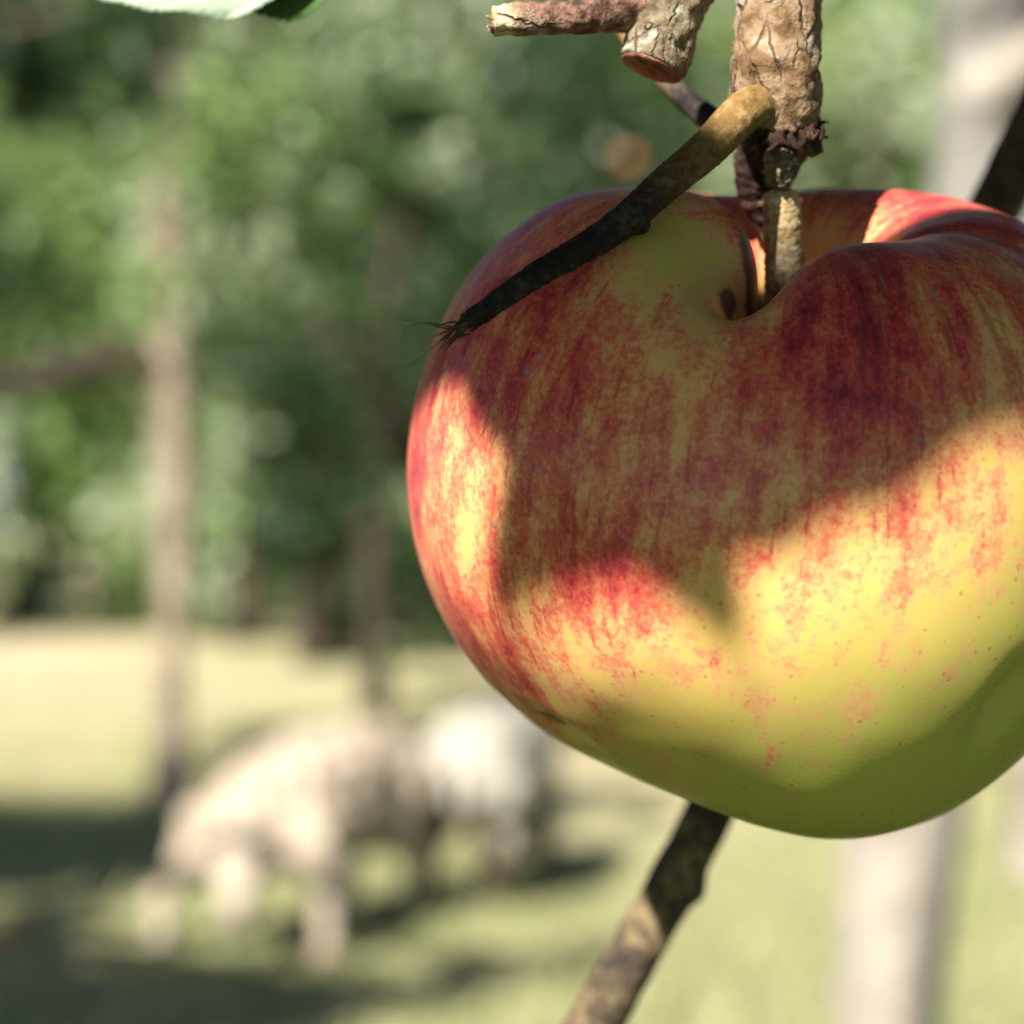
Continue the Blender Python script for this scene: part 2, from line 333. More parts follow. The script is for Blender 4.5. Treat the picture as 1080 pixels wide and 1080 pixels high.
# tree with a pale bare trunk and a level limb, left
Y = 10.4; b = g0(181, Y)
tree('apple_tree', b, [(b, .12), (at(181, 720, Y), .066), (at(184, 560, Y), .085), (at(184, 430, Y), .10), (at(176, 330, Y), .08), (at(178, 200, Y), .075), (at(184, 60, Y), .07), (at(190, -80, Y), .05)],
     [[(at(182, 395, Y), .08), (at(130, 375, Y-.1), .085), (at(60, 395, Y-.2), .08), (at(-60, 420, Y-.3), .06)]],
     [(at(170, 250, Y-.5), (.5, .25, .28)), (at(200, 60, Y-.5), (.5, .25, .36)), (at(215, 160, Y-.6), (.3, .2, .2)), (at(120, 330, Y-.5), (.3, .2, .14)), (at(190, 130, Y-.7), (.35, .2, .25)), (at(165, 300, Y-.6), (.28, .2, .16)), (at(190, 445, Y-.6), (.15, .12, .07)), (at(215, 620, Y+.2), (.16, .15, .12)), (at(100, 440, Y+.9), (.7, .4, .22)), (at(60, 40, Y), (.9, .7, .6)), (at(-60, 180, Y), (.8, .6, .6)), (at(250, 70, Y+.6), (.8, .7, .6)), (at(60, 220, Y+.7), (.8, .5, .6)), (at(300, 260, Y+.8), (.45, .5, .45)),
      (at(130, -180, Y), (1.4, 1.2, .7)), (at(60, 300, Y+.3), (.45, .4, .25))],
     M['lf_mid'], M['bark_grey'], 'apple tree with bare pale trunk and a level limb, left of the sheep', limbmat=M['bark_dark'], density=260, size=.075)
# darker tree further back
Y = 15.0; b = g0(396, Y)
tree('apple_tree', b, [(b, .13), (at(396, 690, Y), .09), (at(394, 600, Y), .09), (at(398, 500, Y), .095), (at(404, 380, Y), .09), (at(420, 240, Y), .07)],
     [[(at(400, 520, Y), .07), (at(425, 445, Y-.6), .085), (at(372, 380, Y-1.2), .065), (at(320, 330, Y-1.3), .04)],
      [(at(400, 480, Y), .07), (at(520, 400, Y), .05), (at(640, 300, Y), .03)]],
     [(at(390, 470, Y), (.75, .7, .40)), (at(300, 380, Y), (.6, .6, .5)), (at(480, 380, Y+.2), (.8, .7, .7)), (at(330, 470, Y+.3), (.5, .6, .35)), (at(600, 250, Y), (.9, .8, .9)), (at(420, 300, Y+.4), (.8, .7, .6)), (at(620, 90, Y), (.7, .7, .6))],
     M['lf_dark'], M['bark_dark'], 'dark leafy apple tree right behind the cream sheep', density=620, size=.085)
# limewashed trunk close on the right
Y = 3.3; b = g0(935, Y)
tree('apple_tree', b, [(b, .11), (at(938, 1080, Y), .078), (at(950, 930, Y), .088), (at(970, 700, Y), .085), (at(1010, 350, Y), .072), (at(1036, 160, Y), .066), (at(1054, -40, Y+.02), .075), (at(1080, -260, Y+.05), .07)],
     [[(at(1050, -60, Y), .06), (at(900, -260, Y+.1), .04), (at(780, -520, Y+.3), .03)], [(at(1025, 110, Y-.02), .05), (at(1100, 60, Y-.1), .045), (at(1220, -60, Y-.3), .04)]],
     [(at(1150, -620, Y), (.9, .9, .5)), (at(820, -720, Y+.4), (.7, .7, .45))],
     M['lf_mid'], M['limewash'], 'near limewashed orchard trunk leaning right, below and above the big apple', density=200, size=.07, rough=.02)
Y = 8.2; b = g0(1104, Y)
tree('apple_tree', b, [(b, .17), (at(1100, 850, Y), .13), (at(1096, 600, Y), .12), (at(1080, 300, Y), .10), (at(1090, 60, Y), .07)],
     [[(at(1090, 450, Y), .06), (at(1000, 330, Y), .05), (at(900, 240, Y), .03)]],
     [(at(1150, 60, Y), (.55, .6, .7)), (at(930, 60, Y+.8), (.35, .4, .4)), (at(900, 330, Y+1), (.5, .4, .4)), (at(1200, 350, Y), (.6, .5, .5))],
     M['lf_yel'], M['limewash'], 'limewashed trunk farther back at the right edge of the picture', density=150, size=.07, rough=.02)
# tree left of the picture whose crown shades the grass
def shade_at(px, py, hgt):
    Yg = ZC*F/(py-540); g = np.array([(px-540)/F*Yg, Yg, 0]); return g+S/S[2]*hgt
b = Vector((-4.0, 5.2, -.04)); top = b+Vector((.1, 0, 1.7))
cl = [(shade_at(30, 900, 2.3), (.75, .55, .35)), (shade_at(110, 880, 2.6), (.6, .40, .3)), (shade_at(250, 805, 2.5), (.35, .4, .2)), (shade_at(-60, 860, 2.9), (.6, .8, .4)),
      (shade_at(60, 1062, 2.6), (.70, .36, .35)), (shade_at(120, 1075, 2.4), (.6, .3, .3)), (shade_at(250, 1062, 2.9), (.6, .34, .3)), (shade_at(340, 1050, 2.9), (.4, .2, .2)), (shade_at(160, 1045, 2.7), (.5, .28, .3)), (shade_at(-60, 1010, 2.8), (.5, .5, .35)), (shade_at(330, 775, 2.6), (.6, .9, .3)), (shade_at(580, 1006, 3.1), (.45, .20, .16)), (shade_at(400, 1040, 3.0), (.35, .22, .2)), (shade_at(640, 850, 3.0), (.4, .7, .25)), (shade_at(20, 960, 2.5), (.35, .2, .2)), (shade_at(110, 925, 2.6), (.5, .28, .2)), (shade_at(250, 905, 2.7), (.42, .28, .2)), (shade_at(180, 915, 2.6), (.4, .3, .2)), (shade_at(360, 888, 2.8), (.36, .28, .2)), (shade_at(60, 890, 2.7), (.6, .5, .3)),
      (Vector((-4.2, 5.4, 3.3)), (1.1, 1.2, .7))]
tree('apple_tree', b, [(b, .16), (b+Vector((.03, 0, .9)), .12), (top, .12), (b+Vector((0, .1, 2.6)), .08), (b+Vector((-.1, .2, 3.4)), .04)],
     [[(top, .06), ((np.array(top)+np.array(c))/2+np.array([0, 0, .25]), .045), (c, .02)] for c, r in cl[:-1]],
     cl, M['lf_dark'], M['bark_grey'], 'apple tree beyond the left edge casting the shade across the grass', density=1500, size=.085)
# trees and bushes along the far side of the meadow
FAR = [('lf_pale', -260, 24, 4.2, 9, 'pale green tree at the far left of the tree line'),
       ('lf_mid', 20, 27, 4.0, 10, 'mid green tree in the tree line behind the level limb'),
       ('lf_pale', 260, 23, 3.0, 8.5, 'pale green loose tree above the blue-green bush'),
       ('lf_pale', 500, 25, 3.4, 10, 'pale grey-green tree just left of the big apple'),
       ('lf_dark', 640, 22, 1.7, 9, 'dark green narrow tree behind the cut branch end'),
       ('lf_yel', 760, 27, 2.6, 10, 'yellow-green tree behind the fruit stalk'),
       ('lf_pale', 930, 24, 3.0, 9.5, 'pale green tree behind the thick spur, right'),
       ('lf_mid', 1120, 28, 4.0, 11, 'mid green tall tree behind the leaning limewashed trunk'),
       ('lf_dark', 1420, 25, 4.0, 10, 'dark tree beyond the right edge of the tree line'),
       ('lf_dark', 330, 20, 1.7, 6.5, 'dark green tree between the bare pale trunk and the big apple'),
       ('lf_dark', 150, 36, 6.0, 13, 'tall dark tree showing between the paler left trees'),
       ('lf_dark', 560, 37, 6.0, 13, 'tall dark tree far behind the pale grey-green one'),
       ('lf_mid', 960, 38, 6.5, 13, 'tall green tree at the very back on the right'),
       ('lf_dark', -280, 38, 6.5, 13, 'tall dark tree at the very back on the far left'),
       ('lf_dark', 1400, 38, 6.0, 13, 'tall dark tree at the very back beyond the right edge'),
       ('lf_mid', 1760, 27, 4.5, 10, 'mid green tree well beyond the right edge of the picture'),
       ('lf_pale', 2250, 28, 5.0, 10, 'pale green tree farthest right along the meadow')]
for lm, px, Y, w_, h_, lab in FAR:
    b = g0(px, Y); cl = []
    for k in range(9):
        z = h_*(.07+.89*(k+.3)/9); rr = w_*(.50+.25*math.sin(math.pi*(k+1)/10))
        cl.append((b+Vector((RNG.uniform(-.45, .45)*w_, RNG.uniform(-.3, .3)*w_, z)), (rr*RNG.uniform(.6, .9), rr*.6, h_*.10*RNG.uniform(.8, 1.4))))
    tree('tree', b, [(b, .2), (b+Vector((.1, 0, h_*.3)), .15), (b+Vector((0, .1, h_*.6)), .11), (b+Vector((.1, 0, h_*.9)), .05)],
         [[(b+Vector((0, 0, h_*.35)), .1), (b+Vector((w_*.3*sg, 0, h_*.5)), .07), (b+Vector((w_*.5*sg, 0, h_*.65)), .03)] for sg in (-1, 1)],
         cl, M[lm], M['bark_dark'], lab, density=110 if Y < 30 else 85, size=.24 if Y < 30 else .36, group='trees along the far side of the meadow')
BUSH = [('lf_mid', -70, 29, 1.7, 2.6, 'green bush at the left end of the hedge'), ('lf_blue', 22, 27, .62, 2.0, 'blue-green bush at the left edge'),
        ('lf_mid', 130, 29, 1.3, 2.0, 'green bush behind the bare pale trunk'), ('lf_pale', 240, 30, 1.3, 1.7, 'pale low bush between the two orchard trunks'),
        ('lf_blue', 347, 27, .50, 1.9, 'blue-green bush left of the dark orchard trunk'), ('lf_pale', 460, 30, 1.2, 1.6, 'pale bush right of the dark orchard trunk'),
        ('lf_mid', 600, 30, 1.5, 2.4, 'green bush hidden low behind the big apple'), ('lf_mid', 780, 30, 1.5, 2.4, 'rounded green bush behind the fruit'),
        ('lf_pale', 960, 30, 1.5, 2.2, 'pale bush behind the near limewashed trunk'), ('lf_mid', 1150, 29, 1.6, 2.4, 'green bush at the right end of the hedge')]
for lm, px, Y, w_, h_, lab in BUSH:
    b = g0(px, Y); root = empty('bush', b); tag(root, lab, 'bush', 'bushes along the far side of the meadow')
    V, Q = leaf_cloud([(b+Vector((dx*w_, RNG.uniform(-.2, .2), h_*hz)), (w_*.55, .7, h_*.33)) for dx, hz in ((-.45, .38), (.4, .36), (0, .62))], 120, .16)
    tag(link('foliage', mesh_np('foliage', V, Q, False), M[lm], root), kind='stuff')
    tube('stem', [b, b+Vector((.05, 0, h_*.4)), b+Vector((0, 0, h_*.7))], [.05, .04, .02], M['bark_dark'], root, rings=8, seg=8)

# ------------------------------------------------------------------ sheep
def animal(name, bones, mat, loc, heading, label, cat, scale=1.0, voxel=.016):
    bm = bmesh.new()
    for ch in bones:
        for (p, r), (q, r2) in zip(ch[:-1], ch[1:]):
            p, q = Vector(p), Vector(q); n = max(3, int((q-p).length/(min(r, r2)*.35))+1)
            for k in range(n):
                t = k/(n-1); c = p.lerp(q, t); rr = r+(r2-r)*t
                bmesh.ops.create_icosphere(bm, subdivisions=2, radius=rr, matrix=Matrix.Translation(c))
    me = bpy.data.meshes.new(name); bm.to_mesh(me); bm.free()
    o = bpy.data.objects.new('tmp', me); COL.objects.link(o)
    r = o.modifiers.new('r', 'REMESH'); r.mode = 'VOXEL'; r.voxel_size = voxel
    s = o.modifiers.new('s', 'SMOOTH'); s.factor = .6; s.iterations = 7
    me2 = bpy.data.meshes.new_from_object(o.evaluated_get(bpy.context.evaluated_depsgraph_get()))
    bpy.data.objects.remove(o); me2.name = name
    co = np.zeros(len(me2.vertices)*3, 'f4'); me2.vertices.foreach_get('co', co); co = co.reshape(-1, 3)
    no = np.zeros(len(me2.vertices)*3, 'f4'); me2.vertices.foreach_get('normal', no); no = no.reshape(-1, 3)
    wool = np.clip((co[:, 2]-.26)/.12, 0, 1)*np.clip((.50-co[:, 0])/.1, 0, 1)
    d = np.array([noise.fractal(Vector(c)*16, .9, 2.1, 3) for c in co])
    co = co+no*(d*.028*wool)[:, None]
    me2.vertices.foreach_set('co', (co*scale).ravel()); me2.polygons.foreach_set('use_smooth', np.ones(len(me2.polygons), bool)); me2.update()
    root = empty(name, loc); root.rotation_euler = (0, 0, heading); tag(root, label, cat, 'sheep grazing under the trees')
    b = bpy.data.objects.new('body', me2); COL.objects.link(b); me2.materials.append(mat); b.parent = root
    return root
def sheep_bones(grazing=True, fl=(.34, -.13), fr=(.26, .11), hl=(-.36, -.12), hr=(-.40, .12), low=0, hy=0, up=0):
    B = [[((-.36, 0, .47), .185), ((-.1, 0, .455), .205), ((.14, 0, .45-low*.6), .20), ((.32, 0, .44-low), .155)],
         [((-.40, -.07, .45), .15), ((-.38, .07, .45), .15)]]
    if grazing:
        B += [[((.34, 0, .45-low), .125), ((.46, hy*.4, .37-low*.5), .10), ((.56-hy*.4, hy*.85,   .29+up*.6), .085)],
              [((.56-hy*.4, hy*.85, .30+up*.6), .082), ((.62-hy*.5, hy, .20+up), .066), ((.66-hy*.55, hy*1.08, .09+up), .045), ((.67-hy*.55, hy*1.1, .06+up), .04)]]
        E = [(.545, .31+up*.6)]
    else:
        B += [[((.32, 0, .48), .12), ((.44, 0, .60), .09), ((.50, 0, .70), .08)], [((.50, 0, .72), .078), ((.60, 0, .68), .06), ((.68, 0, .64), .045)]]; E = [(.47, .75)]
    for ex, ez in E:
        for sg in (-1, 1): B.append([((ex-hy*.4, .06*sg+hy*.85, ez), .026), ((ex-.01-hy*.4, .11*sg+hy*.85, ez-.005), .026), ((ex-.02-hy*.4, .16*sg+hy*.85, ez-.03), .014)])
    for (x, y) in (fl, fr):
        B.append([((.27, y*.75, .38), .095), ((.27+(x-.27)*.5, y*.9, .25), .055), ((x, y, .17), .04), ((x, y, .05), .031), ((x+.015, y, .025), .036)])
    for (x, y) in (hl, hr):
        B.append([((-.36, y*.8, .42), .125), ((-.31, y*.95, .30), .085), ((x-.06, y, .20), .045), ((x-.03, y, .06), .032), ((x-.015, y, .025), .036)])
    B.append([((-.53, 0, .50), .035), ((-.575, 0, .42), .035), ((-.575, 0, .32), .02)])
    return B
# cream sheep: forelegs astride its lowered head, facing the viewer and left
animal('sheep', sheep_bones(True, fl=(.30, .29), fr=(.46, -.21), low=.07, hy=.15, up=.06), M['wool_c'], (-.69, 7.16, -.02), math.atan2(-.86, -.50), 'cream sheep grazing head down with forelegs apart', 'sheep', 1.06)
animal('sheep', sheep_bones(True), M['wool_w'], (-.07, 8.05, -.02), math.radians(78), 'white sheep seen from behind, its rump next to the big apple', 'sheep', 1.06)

# ------------------------------------------------------------------ the big apple
AC = np.array([(805-540)/F*.27, .27, ZC+(540-545)/F*.27]); RA = .0445
PROF = [(0, .50), (.06, .505), (.11, .55), (.16, .64), (.24, .75), (.36, .84), (.50, .87), (.66, .82), (.82, .66), (.94, .40), (1.0, .10), (.985, -.16), (.90, -.42), (.75, -.66), (.57, -.82), (.40, -.89), (.25, -.87), (.12, -.78), (0, -.74)]
SIL = [(640,193),(580,213),(520,260),(470,330),(441,410),(430,480),(435,560),(455,630),(490,690),(540,745),(590,785),(650,812),(720,840),(780,862),(850,883),(900,886),(960,873),(1010,852),(1045,826),(1085,795),(1140,720),(1175,620),(1188,500),(1180,400),(1150,310),(1100,248),(1040,217),(1000,207),(920,198),(840,199),(780,207),(700,197)]
gauss = lambda x, s: np.exp(-(x/s)**2)
wrap = lambda a: (a+np.pi) % (2*np.pi)-np.pi
def proj(P): return np.stack([540+P[..., 0]/P[..., 1]*F, 540-(P[..., 2]-ZC)/P[..., 1]*F], -1)
def normals(p):
    du = np.roll(p, -1, 1)-np.roll(p, 1, 1); dv = np.gradient(p, axis=0)
    n = np.cross(dv, du); return n/(np.linalg.norm(n, axis=-1, keepdims=True)+1e-12)
def apple_shape(nphi=420, nv=280):
    prof = catmull([(a, b, 0) for a, b in PROF], nv)
    s = np.linspace(0, 1, nv)[:, None]; ph = (np.arange(nphi)/nphi*2*np.pi)[None, :]
    rho = np.repeat(prof[:, :1], nphi, 1); h = np.repeat(prof[:, 1:2], nphi, 1)
    lower = np.clip((s-.5)/.5, 0, 1)
    rho = rho*(1+.010*np.cos(5*ph+.6)*lower+.018*np.cos(2*ph+.9)+.012*np.cos(3*ph-1))
    h = h-.006*np.cos(5*ph+.6)*lower**2
    top = gauss(s-.21, .12); d = wrap(ph-math.radians(-19))
    h = h-.12*gauss(d, .42)*top-.20*gauss(d, .17)*gauss(s-.14, .085)-.30*gauss(d, .11)*gauss(s-.12, .06)+.07*gauss(wrap(ph+1.15), .6)*gauss(s-.13, .05)
    h = h+.07*gauss(wrap(ph+1.25), .7)*top+.03*gauss(wrap(ph-math.pi), .9)*top-.03*gauss(wrap(ph-.75), .5)*top
    h = h-.02*gauss(wrap(ph-1.15), .12)*gauss(s-.26, .14)
    lob = gauss(wrap(ph+1.0), .65)*gauss(s-.145, .05)     # left lobe swelling over the hollow
    p = np.stack([rho*np.sin(ph)+.082*lob, -rho*np.cos(ph)-.02*lob, h], -1)*RA; p[..., 1] *= .93
    t = math.radians(16); c, sn = math.cos(t), math.sin(t); x, y, z = p[..., 0], p[..., 1], p[..., 2]
    y2 = y*c-z*sn; z2 = y*sn+z*c
    r = math.radians(3); c, sn = math.cos(r), math.sin(r)
    p = np.stack([x*c+z2*sn, y2, -x*sn+z2*c], -1)
    sil = np.array(SIL, float); cx = 540+AC[0]/AC[1]*F; cy = 540-(AC[2]-ZC)/AC[1]*F
    ta = np.arctan2(-(sil[:, 1]-cy), sil[:, 0]-cx); tr = np.hypot(sil[:, 0]-cx, sil[:, 1]-cy); o = np.argsort(ta); ta, tr = ta[o], tr[o]
    nb = 144; ba = -np.pi+(np.arange(nb)+.5)/nb*2*np.pi; ext = lambda v: np.r_[v, v, v]; ba3 = np.r_[ba-2*np.pi, ba, ba+2*np.pi]
    T = np.interp(ba, np.r_[ta-2*np.pi, ta, ta+2*np.pi], ext(tr))
    for it in range(3):                      # uneven growth: the outline of this particular fruit
        q = proj(p+AC); a = np.arctan2(-(q[..., 1]-cy), q[..., 0]-cx); rr = np.hypot(q[..., 0]-cx, q[..., 1]-cy)
        b = ((a+np.pi)/(2*np.pi)*nb).astype(int) % nb; m = np.zeros(nb); np.maximum.at(m, b.ravel(), rr.ravel())
        sc = T/m; k = np.hanning(13)[1:-1]; k /= k.sum(); sc = np.convolve(np.r_[sc[-5:], sc, sc[:5]], k, 'valid')
        Sx = np.interp(a, ba3, ext(sc)); Mx = np.interp(a, ba3, ext(m)); w_ = np.clip((rr/Mx-.35)/.65, 0, 1); w_ = w_*w_*(3-2*w_)
        f = 1+(Sx-1)*w_; p[..., 0] *= f; p[..., 2] *= f
    return p, s, ph
AP, AS, APH = apple_shape(); AN = normals(AP)
VIS = ((AN*(AP+AC-np.array([0, 0, ZC]))).sum(-1) < 0); AQ = proj(AP+AC)
BACK = np.broadcast_to((np.cos(APH) < -.1) & (AS < .30), VIS.shape)
def on_apple(px, py, back=False):
    d = np.hypot(AQ[..., 0]-px, AQ[..., 1]-py)+1e4*(~VIS)+1e4*(BACK != back); i = np.unravel_index(np.argmin(d), d.shape); return AP[i]
# dents and scars
for px, py, dep, rad in [(592, 772, .0022, .0030), (562, 766, .0007, .0022), (1042, 770, .0009, .0030), (1054, 752, .0013, .0026), (1066, 735, .0016, .0026), (1078, 715, .0012, .0030), (940, 480, .0003, .008), (720, 470, .0004, .010)]:
    c = on_apple(px, py); dd = np.linalg.norm((AP-c)*np.array([.6, 1, 1.5]) if py > 760 and px < 700 else AP-c, axis=-1); AP = AP-AN*(dep*np.exp(-(dd/rad)**2))[..., None]
lump = np.array([[noise.fractal(Vector(v)*38, .8, 2.1, 3) for v in row] for row in AP[::4, ::4].reshape(-1, 1, 3)]).reshape(AP[::4, ::4].shape[:2])
lump = np.repeat(np.repeat(lump, 4, 0), 4, 1)[:AP.shape[0], :AP.shape[1]]
for _ in range(4):
    lump = (np.roll(lump, 1, 1)+np.roll(lump, -1, 1)+np.roll(lump, 2, 1)+np.roll(lump, -2, 1)+lump)/5
    L2 = np.vstack([lump[:1], lump[:1], lump, lump[-1:], lump[-1:]]); lump = (L2[:-4]+L2[1:-3]+L2[2:-2]+L2[3:-1]+L2[4:])/5
AP = AP+AN*(lump*.0005)[..., None]
BL = [(450,420,.9),(440,500,.85),(470,520,.55),(485,570,.5),(520,460,.75),(560,600,.9),(500,680,1.0),(540,720,.85),(600,740,.42),(590,780,.25),(600,400,.75),(560,300,.85),(620,230,.7),(700,240,.12),(740,290,.15),(700,330,.30),(680,400,.55),(650,460,.72),(740,400,.72),(800,360,.9),(850,320,1.0),(900,300,1.1),(900,400,1.15),(940,440,1.05),(830,430,.85),(760,480,.8),(700,520,.8),(960,380,1.0),(1000,300,.85),(1060,330,.65),(1070,400,.55),(1000,450,.65),(1040,480,.35),(880,500,.8),(800,540,.75),(700,600,.7),(640,600,.8),(620,660,.62),(680,690,.25),(740,640,.42),(800,600,.5),(880,580,.48),(940,560,.42),(1000,560,.32),(1060,600,.18),(800,680,.3),(900,660,.22),(760,740,.18),(850,760,.06),(950,760,-.05),(1050,750,-.1),(700,790,.05),(860,860,-.1),(650,780,.15)]
BB = [(780,220,.9),(900,212,.85),(960,212,.95),(840,210,.9),(880,260,.15),(850,285,.0),(785,235,.8),(795,255,.7)]
ctl = np.array([on_apple(a, b) for a, b, _ in BL]+[on_apple(a, b, True) for a, b, _ in BB]+[AP[8, 0], np.array([.045, .03, .0]), np.array([0, .045, .01]), np.array([-.03, .03, 0]), np.array([0, .02, -.036])])
val = np.array([v for *_, v in BL]+[v for *_, v in BB]+[.0, .4, .55, .7, -.1])
D = np.linalg.norm(ctl[:, None]-ctl[None], axis=-1); W_ = np.linalg.solve(D+np.eye(len(ctl))*.0015, val-val.mean())
flat = AP.reshape(-1, 3); blush = np.concatenate([np.linalg.norm(ch[:, None]-ctl[None], axis=-1) @ W_ for ch in np.array_split(flat, 12)])+val.mean()
cosp, sinp = np.cos(APH), np.sin(APH); ones = np.ones_like(AS*APH)
streak = np.stack([cosp*ones, sinp*ones, AS*ones+.02*np.sin(3*APH)], -1).reshape(-1, 3)
green = np.clip((.004-flat[:, 2])/.03+(flat[:, 0]-.005)/.06, 0, 1)*.9
cav = on_apple(700, 255); green = np.maximum(green, .75*np.exp(-(np.linalg.norm(flat-cav, axis=1)/.012)**2))
crease = on_apple(768, 322)
dcr = wrap(APH-math.radians(-19))*ones
rus_shade = np.maximum(np.clip((.075-AS)/.02, 0, 1)*ones, 2.4*np.clip((.165-AS)/.03, 0, 1)*gauss(wrap(APH+.48), .30)).ravel()  # true russeting, plus painted near-black shade in the pit and crease
rus_shade = np.maximum(rus_shade, (1.2*gauss(dcr, .13)*gauss(AS-.11, .05)).ravel())
rus_shade = np.maximum(rus_shade, 1.0*np.exp(-(np.linalg.norm(flat-crease, axis=1)/.0022)**2))
for px, py, r_, a in [(588, 771, .0024, .95), (606, 772, .0018, .6), (1071, 735, .0016, .40)]:
    rus_shade = np.maximum(rus_shade, a*np.exp(-(np.linalg.norm((flat-on_apple(px, py))*np.array([.55, 1, 1.6]), axis=1)/r_)**2))
sc0 = on_apple(1030, 300); scuff = np.exp(-(np.linalg.norm((flat-sc0)*np.array([.7, .8, 1.2]), axis=1)/.013)**2)
nv, nphi = AP.shape[:2]; i = np.arange(nv*nphi).reshape(nv, nphi); j = np.roll(i, -1, 1)
Q = np.stack([i[:-1], i[1:], j[1:], j[:-1]], -1).reshape(-1, 4)
apple = empty('apple', AC); tag(apple, 'large red and yellow apple hanging in front, in dappled light', 'apple')
me = mesh_np('skin', flat, Q, True, {'streak': streak, 'blush': blush, 'green': green, 'russet_shade': rus_shade, 'scuff': scuff})
sk = bpy.data.objects.new('skin', me); COL.objects.link(sk); me.materials.append(M['apple']); sk.parent = apple
cb = AC+AP[2].mean(0)
tube('stalk', [cb+np.array([.0006, -.0002, -.001]), at(827, 285, .2605), at(826, 245, .2590), at(824, 204, .2575)], [.0024, .0024, .0024, .0021], M['fuzz'], apple, rings=80, seg=32, rough=.00022, rs=2300, cap=.5)

# ------------------------------------------------------------------ the branch it hangs from
root = empty('apple_tree', (1.05, .62, -.04)); tag(root, 'foreground apple tree reaching in with spur, cut stubs, twigs and leaves', 'tree')
px2m = lambda r, Y: r/F*Y
# spur with growth rings
spur = tube('spur', [at(842, -330, .268), at(838, -200, .264), at(828, -60, .258), at(822, 0, .256), at(818, 60, .255), at(817, 110, .2555), at(820, 138, .256)],
     [px2m(r, .255) for r in (50, 48, 46, 44, 46, 49, 44)], M['spur'], root, rings=150, seg=56, rough=.00042, rs=520,
     knots=[(.72, 0, .0005, .0008), (.72, 2, .0005, .0008), (.72, 4, .0005, .0008), (.87, 5, .0006, .0012), (.62, 1, .0006, .0009)], cap=.3)
fr = [(.2565, 15)]
rag = []
for k in range(46):                          # torn scales round the broken lower end
    a = random.uniform(0, 2*math.pi); c = at(822+38*math.cos(a), 130+8*math.sin(a)+random.uniform(-8, 6), .2555-.0045*math.sin(a))
    rag.append(tube_arrays([c, c+Vector((random.uniform(-.0004, .0008), -.0003, -.0009)), c+Vector((random.uniform(-.0012, .0016), -.0006, -.0022*random.uniform(.1, 1.1)))], [.0007*random.uniform(.5, 1), .0005, .00012], rings=8, seg=8, rough=.0002, rs=1500, seed=k))
joined('torn_bark', rag, M['scale'], spur)
tube('bud_base', [at(826, 128, .2600), at(810, 165, .2625), at(804, 200, .2645), at(808, 232, .2655), at(816, 258, .2655)], [px2m(r, .26) for r in (36, 36, 27, 15, 8)], M['scale'], root, rings=60, seg=32, rough=.0005, rs=700)
tube('old_fruit_scar', [at(826, 150, .2555), at(822, 175, .255), at(822, 196, .2555)], [px2m(r, .255) for r in (13, 17, 11)], M['stub'], root, rings=40, seg=28, rough=.0007, rs=1100)
tube('bud', [at(832, 148, .2555), at(848, 152, .2545), at(862, 158, .2545)], [px2m(r, .255) for r in (9, 14, 8)], M['scale'], root, rings=30, seg=24, rough=.0004, rs=900, cap=.9)
# side twig with frayed end
tw = [at(812, 108, .2535), at(788, 116, .2505), at(745, 158, .2465), at(700, 196, .2430), at(648, 241, .2395), at(560, 294, .2350), at(492, 341, .2325)]
side_twig = tube('side_twig', tw, [px2m(r, .245) for r in (24, 23, 20.5, 18.5, 16.5, 12.8, 10)], M['twig'], root, rings=200, seg=40, rough=.00011, rs=1900,
     knots=[(.535, 4.2, .0013, .0009), (.525, 2.8, .0006, .0008), (.57, 1.0, .0004, .0007), (.72, 2.0, .0003, .0006), (.80, 1.2, .0004, .0010), (.97, 1.0, .0003, .0010)], cap=.15, flat_end=True)
tb = at(490, 342, .2324); fib = []
for (x, y, dz) in [(425, 341, .001), (447, 340, .0), (452, 357, -.002), (430, 383, .002), (452, 378, -.001), (466, 368, .001), (470, 356, .002), (460, 372, .0), (476, 352, -.001), (463, 343, .001), (456, 366, .002), (472, 364, -.002), (468, 372, .0)]:
    e = at(x, y, .2324+dz); s0 = tb+Vector((random.uniform(-.0006, .0006), random.uniform(-.0008, .0008), random.uniform(-.0012, .0012))); s0 = s0+(s0-e)*.10
    mid = s0.lerp(e, .55)+Vector((0, 0, random.uniform(-.0004, .0004)))
    rd = .00015 if (x, y) not in ((425, 341), (430, 383)) else .00010
    tube('fibre', [s0, mid, e], [rd, rd*.8, rd*.25], M['fibre'], side_twig, rings=12, seg=8)
# pruned stub, its cut face, and the snapped twig on it
cutc = at(688, 70, .2535); ax = (at(722, -20, .2545)-cutc).normalized()
stub = tube('pruned_stub', [at(800, -300, .272), at(760, -120, .260), at(722, -20, .2548), at(703, 25, .2540), at(692, 60, .2536), cutc], [px2m(r, .25) for r in (40, 38, 35, 36, 37, 36)], M['stub'], root, rings=120, seg=48, rough=.00055, rs=620,
     knots=[(.9, 1, .0006, .002), (.8, 4, .0006, .002)], flat_end=True)
dv = (-ax); tube('cut_face', [cutc+dv*.00005, cutc+dv*.0003, cutc+dv*.0005], [px2m(34, .25), px2m(34.5, .25), px2m(32, .25)], M['cut'], stub, rings=8, seg=36, rough=.00025, rs=1200, flat_end=True)
snapped = tube('snapped_twig', [at(675, 12, .2535), at(640, 14, .252), at(600, 20, .2505), at(560, 20, .2495), at(520, 22, .249)], [px2m(r, .25) for r in (20, 20, 17, 17.5, 15)], M['broken'], root, rings=110, seg=32, rough=.00035, rs=420,
     knots=[(.45, 4.5, .0005, .0015)], flat_end=True)
sp = []
